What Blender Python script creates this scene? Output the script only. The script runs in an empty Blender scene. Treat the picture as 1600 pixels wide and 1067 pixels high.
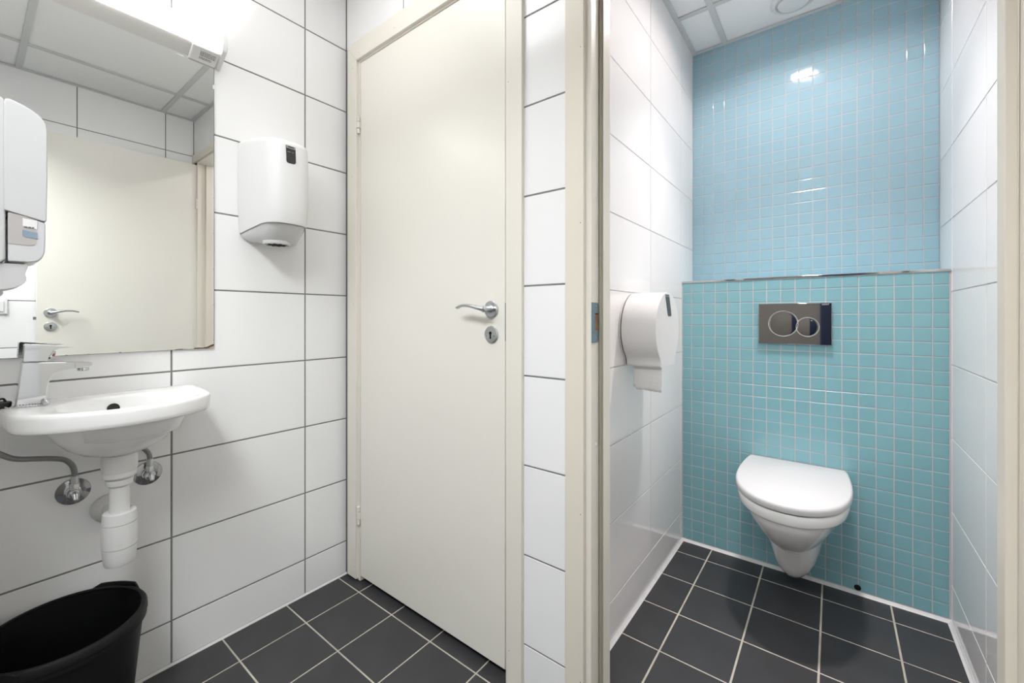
import bpy, bmesh, math, random
from mathutils import Vector, Matrix

random.seed(7)
R = math.radians
C = bpy.context.scene.collection

# ------------------------------------------------------------------ camera, world, exposure
CAM_H = 1.045
cam_d = bpy.data.cameras.new('camera')
cam_d.sensor_width = 36.0
cam_d.lens = 656.6 * 36.0 / 1600.0
cam_d.shift_y = -(533.5 - 494.7) / 1600.0
cam_d.clip_start = 0.01
cam = bpy.data.objects.new('camera', cam_d)
C.objects.link(cam)
cam.location = (0, 0, CAM_H)
cam.rotation_euler = (R(90), 0, R(37.42))
bpy.context.scene.camera = cam

world = bpy.data.worlds.new('world')
bpy.context.scene.world = world
world.use_nodes = True
world.node_tree.nodes['Background'].inputs[0].default_value = (0.8, 0.85, 1, 1)
world.node_tree.nodes['Background'].inputs[1].default_value = 0.0

vs = bpy.context.scene.view_settings
vs.view_transform = 'Standard'
vs.look = 'None'
vs.gamma = 1.0
vs.use_curve_mapping = False
vs.exposure = 0.0
cy = bpy.context.scene.cycles
cy.max_bounces = 28
cy.diffuse_bounces = 9
cy.glossy_bounces = 20

PANEL_FILL_STRENGTH = 4.8       # added fill panel in the washroom ceiling, unseen above the frame
HALL_FILL_STRENGTH = 26.5       # made-up fill lamp in the hallway behind the camera
LAMP_STRENGTH = 11.5       # opal diffuser of the mirror lamp
BEAM_POWER = 5.0          # watts of the downlight's beam
TUBE_STRENGTH = 480.0       # compact tubes in the stall downlight

# ------------------------------------------------------------------ layout (metres)
XL = -1.577      # tile face, left wall
XR = 0.299       # tile face, right wall of the washroom
YD = 0.951       # tile face, wall with the two doors
YT = 1.035       # back of that wall
YR = -0.02       # rear wall (camera stands in its opening)
ZC = 2.362       # ceiling
XSL, XSR = -0.5654, 0.3198   # stall side walls
YB, YU = 2.05, 2.245         # stall ledge face / upper back wall face
ZS = 1.209                   # ledge top


# ------------------------------------------------------------------ materials
def mat(name, col, rough=0.5, metal=0.0, spec=0.5, noise=0.0, nscale=20.0, bump=0.0, bscale=40.0, coat=0.0,
        emit=None, estr=0.0, trans=0.0, rand=0.0, alpha=1.0):
    m = bpy.data.materials.new(name)
    m.use_nodes = True
    nt = m.node_tree
    p = nt.nodes['Principled BSDF']
    p.inputs['Base Color'].default_value = (*col, 1)
    p.inputs['Roughness'].default_value = rough
    p.inputs['Metallic'].default_value = metal
    p.inputs['Specular IOR Level'].default_value = spec
    p.inputs['Coat Weight'].default_value = coat
    p.inputs['Coat Roughness'].default_value = 0.08
    p.inputs['Transmission Weight'].default_value = trans
    p.inputs['Alpha'].default_value = alpha
    if emit:
        p.inputs['Emission Color'].default_value = (*emit, 1)
        p.inputs['Emission Strength'].default_value = estr
    src = None
    tc = None
    if noise or bump:
        tc = nt.nodes.new('ShaderNodeTexCoord')
    if noise:
        n = nt.nodes.new('ShaderNodeTexNoise')
        n.inputs['Scale'].default_value = nscale
        n.inputs['Detail'].default_value = 4
        nt.links.new(tc.outputs['Object'], n.inputs['Vector'])
        mr = nt.nodes.new('ShaderNodeMapRange')
        mr.inputs[1].default_value = 0.3
        mr.inputs[2].default_value = 0.7
        mr.inputs[3].default_value = 1 - noise
        mr.inputs[4].default_value = 1 + noise
        nt.links.new(n.outputs['Fac'], mr.inputs[0])
        src = mr.outputs[0]
    if rand:
        oi = nt.nodes.new('ShaderNodeObjectInfo')
        m2 = nt.nodes.new('ShaderNodeMapRange')
        m2.inputs[3].default_value = 1 - rand
        m2.inputs[4].default_value = 1 + rand
        nt.links.new(oi.outputs['Random'], m2.inputs[0])
        if src:
            mu = nt.nodes.new('ShaderNodeMath')
            mu.operation = 'MULTIPLY'
            nt.links.new(src, mu.inputs[0])
            nt.links.new(m2.outputs[0], mu.inputs[1])
            src = mu.outputs[0]
        else:
            src = m2.outputs[0]
    if src:
        mx = nt.nodes.new('ShaderNodeVectorMath')
        mx.operation = 'SCALE'
        mx.inputs[0].default_value = col
        nt.links.new(src, mx.inputs['Scale'])
        nt.links.new(mx.outputs[0], p.inputs['Base Color'])
    if bump:
        n = nt.nodes.new('ShaderNodeTexNoise')
        n.inputs['Scale'].default_value = bscale
        n.inputs['Detail'].default_value = 3
        nt.links.new(tc.outputs['Object'], n.inputs['Vector'])
        b = nt.nodes.new('ShaderNodeBump')
        b.inputs['Strength'].default_value = bump
        b.inputs['Distance'].default_value = 0.002
        nt.links.new(n.outputs['Fac'], b.inputs['Height'])
        nt.links.new(b.outputs[0], p.inputs['Normal'])
    return m


M = {}
M['tile'] = mat('white_glazed_tile', (0.86, 0.86, 0.865), rough=0.12, bump=0.02, bscale=9, rand=0.012)
M['tile_stall'] = mat('white_glazed_tile_stall', (0.89, 0.875, 0.870), rough=0.07, bump=0.015, bscale=9, rand=0.012)
M['grout'] = mat('grey_grout', (0.21, 0.207, 0.20), rough=0.9, noise=0.1, nscale=60, bump=0.3, bscale=300)
M['grout_light'] = mat('pale_grey_grout', (0.50, 0.50, 0.50), rough=0.9, noise=0.06, nscale=60)
M['grout_floor'] = mat('beige_floor_grout', (0.46, 0.43, 0.37), rough=0.9, noise=0.22, nscale=9)
M['sealant'] = mat('white_sealant', (0.66, 0.66, 0.66), rough=0.5, noise=0.05, nscale=30)
M['mosaic'] = mat('turquoise_mosaic', (0.345, 0.54, 0.63), rough=0.06, bump=0.10, bscale=28, rand=0.015)  # paler copy of the mosaic: the upper wall's light and sheen in its color
M['mosaic_low'] = mat('turquoise_mosaic_low', (0.24, 0.475, 0.53), rough=0.09, bump=0.08, bscale=28, rand=0.02)  # darker copy of the mosaic for the less lit lower wall
M['mosaic_grout'] = mat('white_mosaic_grout', (0.56, 0.555, 0.57), rough=0.85)
M['floor_tile'] = mat('charcoal_floor_tile', (0.036, 0.0355, 0.0385), rough=0.42, noise=0.14, nscale=7, bump=0.12, bscale=120, rand=0.06)
M['plaster'] = mat('white_plaster', (0.85, 0.85, 0.84), rough=0.8)
M['corridor'] = mat('corridor_paint', (0.22, 0.205, 0.19), rough=0.8)
M['corridor_floor'] = mat('corridor_floor', (0.06, 0.065, 0.08), rough=0.6)
M['panel'] = mat('ceiling_panel', (0.88, 0.88, 0.88), rough=0.9, noise=0.015, nscale=200)
M['bar'] = mat('ceiling_grid_bar', (0.62, 0.63, 0.63), rough=0.5)
M['door'] = mat('cream_door_paint', (0.80, 0.775, 0.71), rough=0.30, bump=0.03, bscale=60)
M['frame'] = mat('cream_frame_paint', (0.78, 0.745, 0.675), rough=0.38)
M['frame2'] = mat('cream_frame_paint_warm', (0.74, 0.69, 0.60), rough=0.38)
M['rubber'] = mat('door_seal', (0.33, 0.31, 0.25), rough=0.7)
M['steel'] = mat('satin_steel', (0.58, 0.60, 0.61), rough=0.28, metal=1.0)
M['zinc'] = mat('zinc_plate', (0.29, 0.365, 0.42), rough=0.35, metal=0.9, noise=0.12, nscale=50)
M['chrome'] = mat('chrome', (0.66, 0.67, 0.68), rough=0.05, metal=1.0)
M['plate_chrome'] = mat('dark_chrome', (0.55, 0.53, 0.52), rough=0.03, metal=1.0)
M['bright_ring'] = mat('bright_chrome_ring', (0.9, 0.9, 0.9), rough=0.32, metal=1.0)
M['soap_white'] = mat('soap_dispenser_plastic', (0.50, 0.50, 0.505), rough=0.4)
M['dark_chrome'] = mat('aged_chrome', (0.42, 0.42, 0.43), rough=0.07, metal=1.0)  # valve rosettes: the dark floor's reflection put into the chrome color
M['mirror'] = mat('mirror_silver', (0.90, 0.915, 0.905), rough=0.0, metal=1.0)
M['mirror_edge'] = mat('mirror_edge', (0.10, 0.10, 0.10), rough=0.4)
M['chip'] = mat('rusty_chip', (0.10, 0.055, 0.03), rough=0.8, noise=0.3, nscale=120)
M['chip_light'] = mat('pale_chip', (0.45, 0.36, 0.28), rough=0.8)
M['ceramic'] = mat('white_ceramic', (0.88, 0.88, 0.88), rough=0.16, coat=0.1)
M['ceramic_grey'] = mat('toilet_ceramic', (0.83, 0.825, 0.815), rough=0.08, coat=0.3)
M['plastic'] = mat('white_plastic', (0.77, 0.77, 0.77), rough=0.45)
M['plastic_grey'] = mat('pale_grey_plastic', (0.66, 0.66, 0.655), rough=0.35)
M['seat'] = mat('white_seat_plastic', (0.62, 0.62, 0.625), rough=0.32, spec=0.35)
M['pipe'] = mat('white_pipe_plastic', (0.71, 0.71, 0.705), rough=0.4)
M['seam'] = mat('dark_seam', (0.05, 0.05, 0.05), rough=0.7)
M['window'] = mat('smoked_plastic', (0.40, 0.375, 0.365), rough=0.22)
M['window_low'] = mat('translucent_plastic', (0.52, 0.52, 0.53), rough=0.2)
M['blue_label'] = mat('blue_label', (0.20, 0.27, 0.34), rough=0.4)
M['ink'] = mat('grey_ink', (0.16, 0.16, 0.17), rough=0.7)
M['badge'] = mat('black_badge', (0.035, 0.035, 0.035), rough=0.25)
M['badge_strip'] = mat('grey_badge_strip', (0.33, 0.33, 0.32), rough=0.4)
M['badge_slate'] = mat('slate_badge', (0.055, 0.065, 0.07), rough=0.3)
M['bin'] = mat('black_bin_plastic', (0.0045, 0.0045, 0.005), rough=0.5, spec=0.3, bump=0.1, bscale=200)
M['black'] = mat('black_rubber', (0.012, 0.012, 0.012), rough=0.5)
M['hole'] = mat('dark_hole', (0.006, 0.006, 0.006), rough=0.9)
M['wood'] = mat('raw_wood', (0.20, 0.11, 0.06), rough=0.8, noise=0.3, nscale=60)
M['hose'] = mat('braided_hose', (0.30, 0.30, 0.30), rough=0.4, metal=0.8, bump=0.8, bscale=500)
M['red'] = mat('red_dot', (0.45, 0.02, 0.03), rough=0.4)
M['paper'] = mat('toilet_paper', (0.78, 0.78, 0.77), rough=0.95, bump=0.5, bscale=180)
M['lamp'] = mat('lamp_diffuser', (0.9, 0.9, 0.9), rough=0.4, emit=(1.0, 0.97, 0.93), estr=LAMP_STRENGTH)
M['lampbody'] = mat('lamp_body', (0.72, 0.71, 0.69), rough=0.35)
M['tube'] = mat('lamp_tube', (0.9, 0.9, 0.9), rough=0.4, emit=(1.0, 0.90, 0.885), estr=TUBE_STRENGTH)
M['led'] = mat('led_panel', (0.9, 0.9, 0.9), rough=0.4, emit=(0.975, 0.99, 1.0), estr=PANEL_FILL_STRENGTH)  # glow of the added washroom fill panel
M['hall'] = mat('hall_lamp', (0.9, 0.9, 0.9), rough=0.4, emit=(0.955, 0.985, 1.0), estr=HALL_FILL_STRENGTH)  # glow of the made-up hallway fill lamp
M['navy'] = mat('navy_door_paint', (0.012, 0.022, 0.06), rough=0.45)
M['reflector'] = mat('downlight_reflector', (0.85, 0.85, 0.85), rough=0.15, metal=1.0)


# ------------------------------------------------------------------ mesh helpers
def link(name, me, parent=None, loc=(0, 0, 0)):
    o = bpy.data.objects.new(name, me)
    C.objects.link(o)
    o.location = loc
    if parent:
        o.parent = parent
    return o


def rootloc(o):
    v = Vector((0, 0, 0))
    while o:
        v += o.location
        o = o.parent
    return v


class MB:
    """collects shapes in world coordinates; build() links them as one mesh"""
    def __init__(s):
        s.bm = bmesh.new()

    def box(s, a, b):
        vs_ = [s.bm.verts.new((x, y, z)) for x in (a[0], b[0]) for y in (a[1], b[1]) for z in (a[2], b[2])]
        for f in ((0, 1, 3, 2), (4, 6, 7, 5), (0, 4, 5, 1), (2, 3, 7, 6), (0, 2, 6, 4), (1, 5, 7, 3)):
            s.bm.faces.new([vs_[i] for i in f])
        return s

    def loft(s, rings, cap0=True, cap1=True, closed=True):
        rv = [[s.bm.verts.new(p) for p in r] for r in rings]
        n = len(rv[0])
        for a, b in zip(rv[:-1], rv[1:]):
            for i in range(n if closed else n - 1):
                j = (i + 1) % n
                s.bm.faces.new((a[i], a[j], b[j], b[i]))
        if cap0:
            s.bm.faces.new(list(reversed(rv[0])))
        if cap1:
            s.bm.faces.new(rv[-1])
        return s

    def lathe(s, prof, origin, axis=(0, 0, 1), n=32, cap0=True, cap1=True, up=None):
        """prof: list of (radius, distance along axis)"""
        a = Vector(axis).normalized()
        u = a.orthogonal().normalized() if up is None else Vector(up)
        w = a.cross(u)
        o = Vector(origin)
        rings = []
        for r, d in prof:
            rings.append([o + a * d + (u * math.cos(t) + w * math.sin(t)) * r
                          for t in [2 * math.pi * k / n for k in range(n)]])
        return s.loft(rings, cap0, cap1)

    def tube(s, pts, rad, n=12, caps=True, flat=None):
        pts = [Vector(p) for p in pts]
        rads = rad if isinstance(rad, (list, tuple)) else [rad] * len(pts)
        rings = []
        up = None
        for i, p in enumerate(pts):
            t = (pts[min(i + 1, len(pts) - 1)] - pts[max(i - 1, 0)]).normalized()
            if up is None:
                up = t.orthogonal().normalized() if flat is None else Vector(flat)
            up = (up - t * up.dot(t)).normalized()
            w = t.cross(up)
            rr = rads[i]
            ra, rb = rr if isinstance(rr, (list, tuple)) else (rr, rr)
            rings.append([p + up * math.cos(q) * ra + w * math.sin(q) * rb
                          for q in [2 * math.pi * k / n for k in range(n)]])
        return s.loft(rings, caps, caps)

    def sphere(s, c, r, n=16):
        prof = [(max(1e-5, r * math.sin(math.pi * k / n)), -r * math.cos(math.pi * k / n)) for k in range(n + 1)]
        return s.lathe(prof, c, n=n * 2)

    def prism(s, poly, axis, d0, d1):
        """poly of 2-D points in the plane normal to axis ('x': (y,z), 'y': (x,z), 'z': (x,y))"""
        def P(p, d):
            return {'x': (d, p[0], p[1]), 'y': (p[0], d, p[1]), 'z': (p[0], p[1], d)}[axis]
        return s.loft([[P(p, d0) for p in poly], [P(p, d1) for p in poly]])

    def build(s, name, material, parent=None, smooth=True, angle=35, bevel=0, seg=2, kind=None):
        bmesh.ops.remove_doubles(s.bm, verts=s.bm.verts, dist=1e-6)
        bmesh.ops.recalc_face_normals(s.bm, faces=s.bm.faces)
        off = rootloc(parent) if parent else Vector((0, 0, 0))
        if parent:
            bmesh.ops.translate(s.bm, verts=s.bm.verts, vec=-off)
        me = bpy.data.meshes.new(name)
        s.bm.to_mesh(me)
        s.bm.free()
        me.materials.append(material)
        if smooth:
            me.shade_smooth()
            me.set_sharp_from_angle(angle=R(angle))
        o = link(name, me, parent)
        if bevel:
            b = o.modifiers.new('bevel', 'BEVEL')
            b.width = bevel
            b.segments = seg
            b.limit_method = 'ANGLE'
            b.angle_limit = R(40)
            b.harden_normals = False
        if kind:
            o['kind'] = kind
        return o


def thing(name, label, cat, loc, group=None):
    o = link(name, None, None, loc)
    o.empty_display_size = 0.05
    o['label'] = label
    o['category'] = cat
    if group:
        o['group'] = group
    return o


def struct_empty(name, loc=(0, 0, 0), label=None):
    o = link(name, None, None, loc)
    o.empty_display_size = 0.05
    o['kind'] = 'structure'
    if label:
        o['label'] = label
    return o


def struct(o, label=None):
    o['kind'] = 'structure'
    if label:
        o['label'] = label
    return o


def arclen(poly, n):
    """resample a closed polygon to n points by arc length, from its first point"""
    P = [Vector(p) for p in poly]
    L = [0]
    for i in range(len(P)):
        L.append(L[-1] + (P[(i + 1) % len(P)] - P[i]).length)
    out = []
    j = 0
    for k in range(n):
        d = L[-1] * k / n
        while L[j + 1] < d:
            j += 1
        f = (d - L[j]) / max(1e-9, L[j + 1] - L[j])
        out.append(P[j].lerp(P[(j + 1) % len(P)], f))
    return out


def spline(pts, n=8):
    """open Catmull-Rom through 2-D/3-D points"""
    P = [Vector(p) for p in pts]
    out = []
    for i in range(len(P) - 1):
        p0, p1, p2, p3 = P[max(i - 1, 0)], P[i], P[i + 1], P[min(i + 2, len(P) - 1)]
        for k in range(n):
            t = k / n
            out.append(0.5 * ((2 * p1) + (p2 - p0) * t + (2 * p0 - 5 * p1 + 4 * p2 - p3) * t * t
                              + (3 * p1 - p0 - 3 * p2 + p3) * t ** 3))
    out.append(P[-1])
    return out


def round_poly(poly, r, seg=6):
    """round the corners of a convex/concave 2-D polygon"""
    P = [Vector(p) for p in poly]
    out = []
    n = len(P)
    for i in range(n):
        a, b, c = P[i - 1], P[i], P[(i + 1) % n]
        ri = r[i] if isinstance(r, (list, tuple)) else r
        if ri <= 0:
            out.append(b)
            continue
        d1, d2 = (a - b), (c - b)
        k = min(ri, d1.length * 0.48, d2.length * 0.48)
        s, e = b + d1.normalized() * k, b + d2.normalized() * k
        for q in range(seg + 1):
            t = q / seg
            out.append((1 - t) ** 2 * s + 2 * t * (1 - t) * b + t * t * e)
    return out


def inset(poly, d):
    """move each vertex of a 2-D polygon inwards by d (works for smooth outlines)"""
    n = len(poly)
    area = sum(poly[i][0] * poly[(i + 1) % n][1] - poly[(i + 1) % n][0] * poly[i][1] for i in range(n))
    sg = 1 if area > 0 else -1
    out = []
    for i in range(n):
        a, c = Vector(poly[i - 1]), Vector(poly[(i + 1) % n])
        t = (c - a)
        if t.length < 1e-9:
            out.append(Vector(poly[i]))
            continue
        t.normalize()
        out.append(Vector(poly[i]) + Vector((-t.y, t.x)) * d * sg)
    return out


_tm = {}


def tile_mesh(name, w, h, t, bv, material):
    """a tile lying in its local XY plane, face at z = 0, body down to -t, chamfered rim"""
    key = (name, round(w, 4), round(h, 4))
    if key in _tm:
        return _tm[key]
    bm = bmesh.new()
    rings = []
    for dx, z in ((0, -t), (0, -bv * 0.8), (bv * 0.3, -bv * 0.25), (bv, 0)):
        x, y = w / 2 - dx, h / 2 - dx
        rings.append([bm.verts.new(p) for p in ((-x, -y, z), (x, -y, z), (x, y, z), (-x, y, z))])
    for a, b in zip(rings[:-1], rings[1:]):
        for i in range(4):
            j = (i + 1) % 4
            bm.faces.new((a[i], a[j], b[j], b[i]))
    bm.faces.new(rings[-1])
    me = bpy.data.meshes.new(name)
    bm.to_mesh(me)
    bm.free()
    me.materials.append(material)
    _tm[key] = me
    return me


AX = {  # wall facing -> (u axis, v axis, normal)
    '+x': Matrix(((0, 0, 1), (1, 0, 0), (0, 1, 0))),
    '-x': Matrix(((0, 0, -1), (-1, 0, 0), (0, 1, 0))),
    '-y': Matrix(((1, 0, 0), (0, 0, -1), (0, 1, 0))),
    '+z': Matrix(((1, 0, 0), (0, 1, 0), (0, 0, 1))),
    '-z': Matrix(((1, 0, 0), (0, -1, 0), (0, 0, -1))),
}


def cuts(lo, hi, joint, pitch):
    k = math.ceil((lo - joint) / pitch - 1e-6)
    out = [lo]
    while joint + k * pitch < hi - 1e-6:
        v = joint + k * pitch
        if v - out[-1] > 0.004:
            out.append(v)
        k += 1
    out.append(hi)
    return out


def lay(name, parent, facing, level, us, vs_, gap, t, bv, material, tilt=0.0, keep=None, edge=None):
    """tiles between consecutive cut lines; u is x (or y for x-facing walls), v is z (or y on the floor)"""
    out = []
    e = gap / 2 if edge is None else edge
    for i in range(len(us) - 1):
        for j in range(len(vs_) - 1):
            u0 = us[i] + (gap / 2 if i else e)
            u1 = us[i + 1] - (gap / 2 if i < len(us) - 2 else e)
            v0 = vs_[j] + (gap / 2 if j else e)
            v1 = vs_[j + 1] - (gap / 2 if j < len(vs_) - 2 else e)
            if u1 - u0 < 0.004 or v1 - v0 < 0.004:
                continue
            if keep and not keep(u0, u1, v0, v1):
                continue
            uc, vc = (u0 + u1) / 2, (v0 + v1) / 2
            loc = {'+x': (level, uc, vc), '-x': (level, uc, vc), '-y': (uc, level, vc),
                   '+z': (uc, vc, level), '-z': (uc, vc, level)}[facing]
            me = tile_mesh(name + facing, u1 - u0, v1 - v0, t, bv, material)
            o = link(name, me, parent, loc)
            rot = AX[facing].to_4x4()
            if tilt:
                rot = rot @ Matrix.Rotation(random.gauss(0, tilt), 4, 'X') @ Matrix.Rotation(random.gauss(0, tilt), 4, 'Y')
            o.rotation_euler = rot.to_euler()
            out.append(o)
    return out


def merge_far(objs, limit, name, parent, material):
    """past the limit keep the nearest pieces as parts and join the rest into one part"""
    if len(objs) <= limit:
        return
    cl = Vector((0, 0, CAM_H))
    objs.sort(key=lambda o: (o.location - cl).length)
    bm = bmesh.new()
    for o in objs[limit:]:
        tmp = bmesh.new()
        tmp.from_mesh(o.data)
        tmp.transform(Matrix.Translation(o.location) @ o.rotation_euler.to_matrix().to_4x4())
        me = bpy.data.meshes.new('tmp')
        tmp.to_mesh(me)
        tmp.free()
        bm.from_mesh(me)
        bpy.data.meshes.remove(me)
        bpy.data.objects.remove(o)
    me = bpy.data.meshes.new(name)
    bm.to_mesh(me)
    bm.free()
    me.materials.append(material)
    o = link(name, me, parent)
    o['kind'] = 'stuff'


# ------------------------------------------------------------------ walls
ZJ, ZP = 0.1325, 0.24935        # horizontal joints of the 25 x 40 cm tiles
zcut = cuts(0.004, ZC + 0.004, ZJ, ZP)
G = 0.0013                      # grout lies this far behind the tile face

wl = struct(MB().box((XL - 0.12, YR - 0.12, -0.05), (XL - G, YT, ZC + 0.1)).build('wall_left', M['grout'], smooth=False))
lay('tile', wl, '+x', XL, cuts(YR, YD, 0.3805, 0.4014), zcut, 0.0048, 0.006, 0.0010, M['tile'], tilt=0.0006)

# front wall with the two door openings
D1L, D1R, D1T = -1.4915, -0.7415, 2.053      # casing inner edges of door 1
D2L, D2R, D2T = -0.4938, 0.2815, 2.075
wf = MB()
z9 = ZC + 0.1
wf.box((XL, YD + G, 0), (D1L - 0.01, YT, z9))
wf.box((D1R + 0.01, YD + G, 0), (D2L - 0.01, YT, z9))
wf.box((D2R + 0.01, YD + G, 0), (XSR + 0.02, YT, z9))
wf.box((D1L - 0.01, YD + G, D1T + 0.02), (D1R + 0.01, YT, z9))
wf.box((D2L - 0.01, YD + G, D2T + 0.02), (D2R + 0.01, YT, z9))
wf = struct(wf.build('wall_front', M['grout'], smooth=False))
xj = lambda a, b: cuts(a, b, -1.214, 0.4014)
lay('tile', wf, '-y', YD, xj(XL, XR), [2.129, ZC + 0.004], 0.0046, 0.006, 0.001, M['tile'], tilt=0.0006)
lay('tile', wf, '-y', YD, [D1R + 0.02, D2L - 0.02], [z for z in zcut if z < 2.1] + [2.1268], 0.0046, 0.006, 0.001,
    M['tile'], tilt=0.0006)

wr = struct(MB().box((XR + G, YR, -0.05), (XR + 0.12, YD + 0.001, ZC + 0.1)).build('wall_right', M['grout'], smooth=False))
lay('tile', wr, '-x', XR, cuts(YR, YD, 0.398, 0.4014), zcut, 0.0046, 0.006, 0.001, M['tile'], tilt=0.0006)

OPX, OPZ = -1.12, 2.10          # opening in the rear wall the camera looks out of
wb = MB()
wb.box((XL - 0.02, YR - 0.10, -0.05), (OPX, YR, ZC + 0.1))
wb.box((OPX, YR - 0.10, OPZ), (XR + 0.02, YR, ZC + 0.1))
struct(wb.build('wall_rear', M['plaster'], smooth=False))

# corridor behind the camera
struct(MB().box((OPX - 0.10, -1.9, -0.05), (OPX, YR - 0.10, 2.4)).build('wall_corridor_left', M['corridor'], smooth=False))
struct(MB().box((XR, -1.9, -0.05), (XR + 0.10, YR, 2.4)).build('wall_corridor_right', M['corridor'], smooth=False))
struct(MB().box((OPX - 0.1, -2.0, -0.05), (XR + 0.1, -1.9, 2.4)).build('wall_corridor_end', M['corridor'], smooth=False))
struct(MB().box((OPX - 0.1, -2.0, 2.34), (XR + 0.1, YR - 0.10, 2.4)).build('ceiling_corridor', M['corridor'], smooth=False))
struct(MB().box((OPX - 0.1, -2.0, -0.06), (XR + 0.1, YR, -0.001)).build('floor_corridor', M['corridor_floor'], smooth=False))

# stall
ws = struct(MB().box((XSL - 0.06, YT, -0.05), (XSL - G, YU + 0.1, ZC + 0.1)).build('wall_stall_left', M['grout_light'], smooth=False))
lay('tile', ws, '+x', XSL, cuts(YT, YU, 1.6274, 0.4018), zcut, 0.0034, 0.006, 0.001, M['tile_stall'], tilt=0.0006)
ws = struct(MB().box((XSR + G, YT, -0.05), (XSR + 0.1, YU + 0.1, ZC + 0.1)).build('wall_stall_right', M['grout_light'], smooth=False))
lay('tile', ws, '-x', XSR, cuts(YT, YU, 1.640, 0.4014), zcut, 0.0034, 0.006, 0.001, M['tile_stall'], tilt=0.0006)

wu = struct(MB().box((XSL - 0.02, YU + 0.0012, 1.0), (XSR + 0.02, YU + 0.1, ZC + 0.1)).build('wall_stall_back', M['mosaic_grout'], smooth=False))
t = lay('mosaic_tile', wu, '-y', YU, cuts(XSL, XSR, -0.5184, 0.0496), cuts(ZS + 0.002, ZC + 0.004, 1.2528, 0.0494), 0.0027, 0.004,
        0.0016, M['mosaic'], tilt=0.004)
merge_far(t, 300, 'mosaic_tiles', wu, M['mosaic'])

wg = struct(MB().box((XSL - 0.02, YB + 0.0012, -0.05), (XSR + 0.02, YU + 0.002, ZS - 0.006)).build('wall_stall_ledge', M['mosaic_grout'], smooth=False))
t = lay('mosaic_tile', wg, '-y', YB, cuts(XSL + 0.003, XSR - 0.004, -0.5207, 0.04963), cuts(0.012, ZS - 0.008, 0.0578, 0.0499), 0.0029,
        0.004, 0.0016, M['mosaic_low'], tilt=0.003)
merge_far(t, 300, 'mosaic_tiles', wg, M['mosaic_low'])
lay('ledge_tile', wg, '+z', ZS - 0.001, cuts(XSL, XSR, -0.5207, 0.1985), [YB + 0.004, YU], 0.003, 0.005, 0.001, M['mosaic_low'])
MB().box((XSL, YB - 0.0025, ZS - 0.0075), (XSR, YB + 0.004, ZS + 0.0005)).build('steel_edge_strip', M['chrome'], wg, bevel=0.001)
h = MB().lathe([(0.009, -0.0026), (0.0105, -0.0015), (0.0105, 0.001), (0.008, 0.001), (0.008, -0.001)], (0.072, YB, 0.024), (0, 1, 0), n=20)
h.build('weep_hole', M['hole'], wg)

# floor
fl = struct(MB().box((XL - 0.02, YR - 0.1, -0.06), (XSR + 0.02, YU, -0.0012)).build('floor', M['grout_floor'], smooth=False))
fx = cuts(XL + 0.004, XR, -1.431, 0.1995)
fy = cuts(YR, 2.044, 0.914 - 0.2012 * 5, 0.2012)
fy = [YR] + [0.914 - 0.2012 * k for k in (4, 3, 2, 1, 0)] + [1.122, 1.3245, 1.528, 1.732, 1.937, 2.043]


def fkeep(u0, u1, v0, v1):
    return not (v0 > 1.1 and u1 < XSL - 0.01)


lay('floor_tile', fl, '+z', 0.0, [x for x in fx], fy[:6] + [1.122], 0.0050, 0.006, 0.0008, M['floor_tile'], tilt=0.0008, edge=0.0025)
sx = cuts(XSL + 0.007, XSR - 0.007, -1.431, 0.1995)
lay('floor_tile', fl, '+z', 0.0, sx, fy[6:], 0.0056, 0.006, 0.0008, M['floor_tile'], tilt=0.0008, edge=0.0026)


def seal(name, a, b, w=0.006, hgt=0.006):
    """a small triangular bead between floor and wall; a, b on the wall foot, w towards the room"""
    a, b = Vector(a), Vector(b)
    d = (b - a).normalized()
    nrm = Vector((-d.y, d.x, 0))
    mb = MB()
    rings = [[p + Vector((0, 0, -0.001)), p + nrm * w + Vector((0, 0, 0.0004)), p + nrm * w * 0.45 + Vector((0, 0, hgt * 0.4)),
              p + Vector((0, 0, hgt))] for p in (a, b)]
    mb.loft(rings)
    mb.build(name, M['sealant'], fl, smooth=False)


seal('sealant_bead', (XL, YD, 0), (XL, YR, 0), 0.0065, 0.006)
seal('sealant_bead', (XSL, YB, 0), (XSL, YT, 0), 0.011, 0.009)
seal('sealant_bead', (XSR, YB, 0), (XSL, YB, 0), 0.011, 0.010)
seal('sealant_bead', (XSR, YT, 0), (XSR, YB, 0), 0.011, 0.012)


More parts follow.
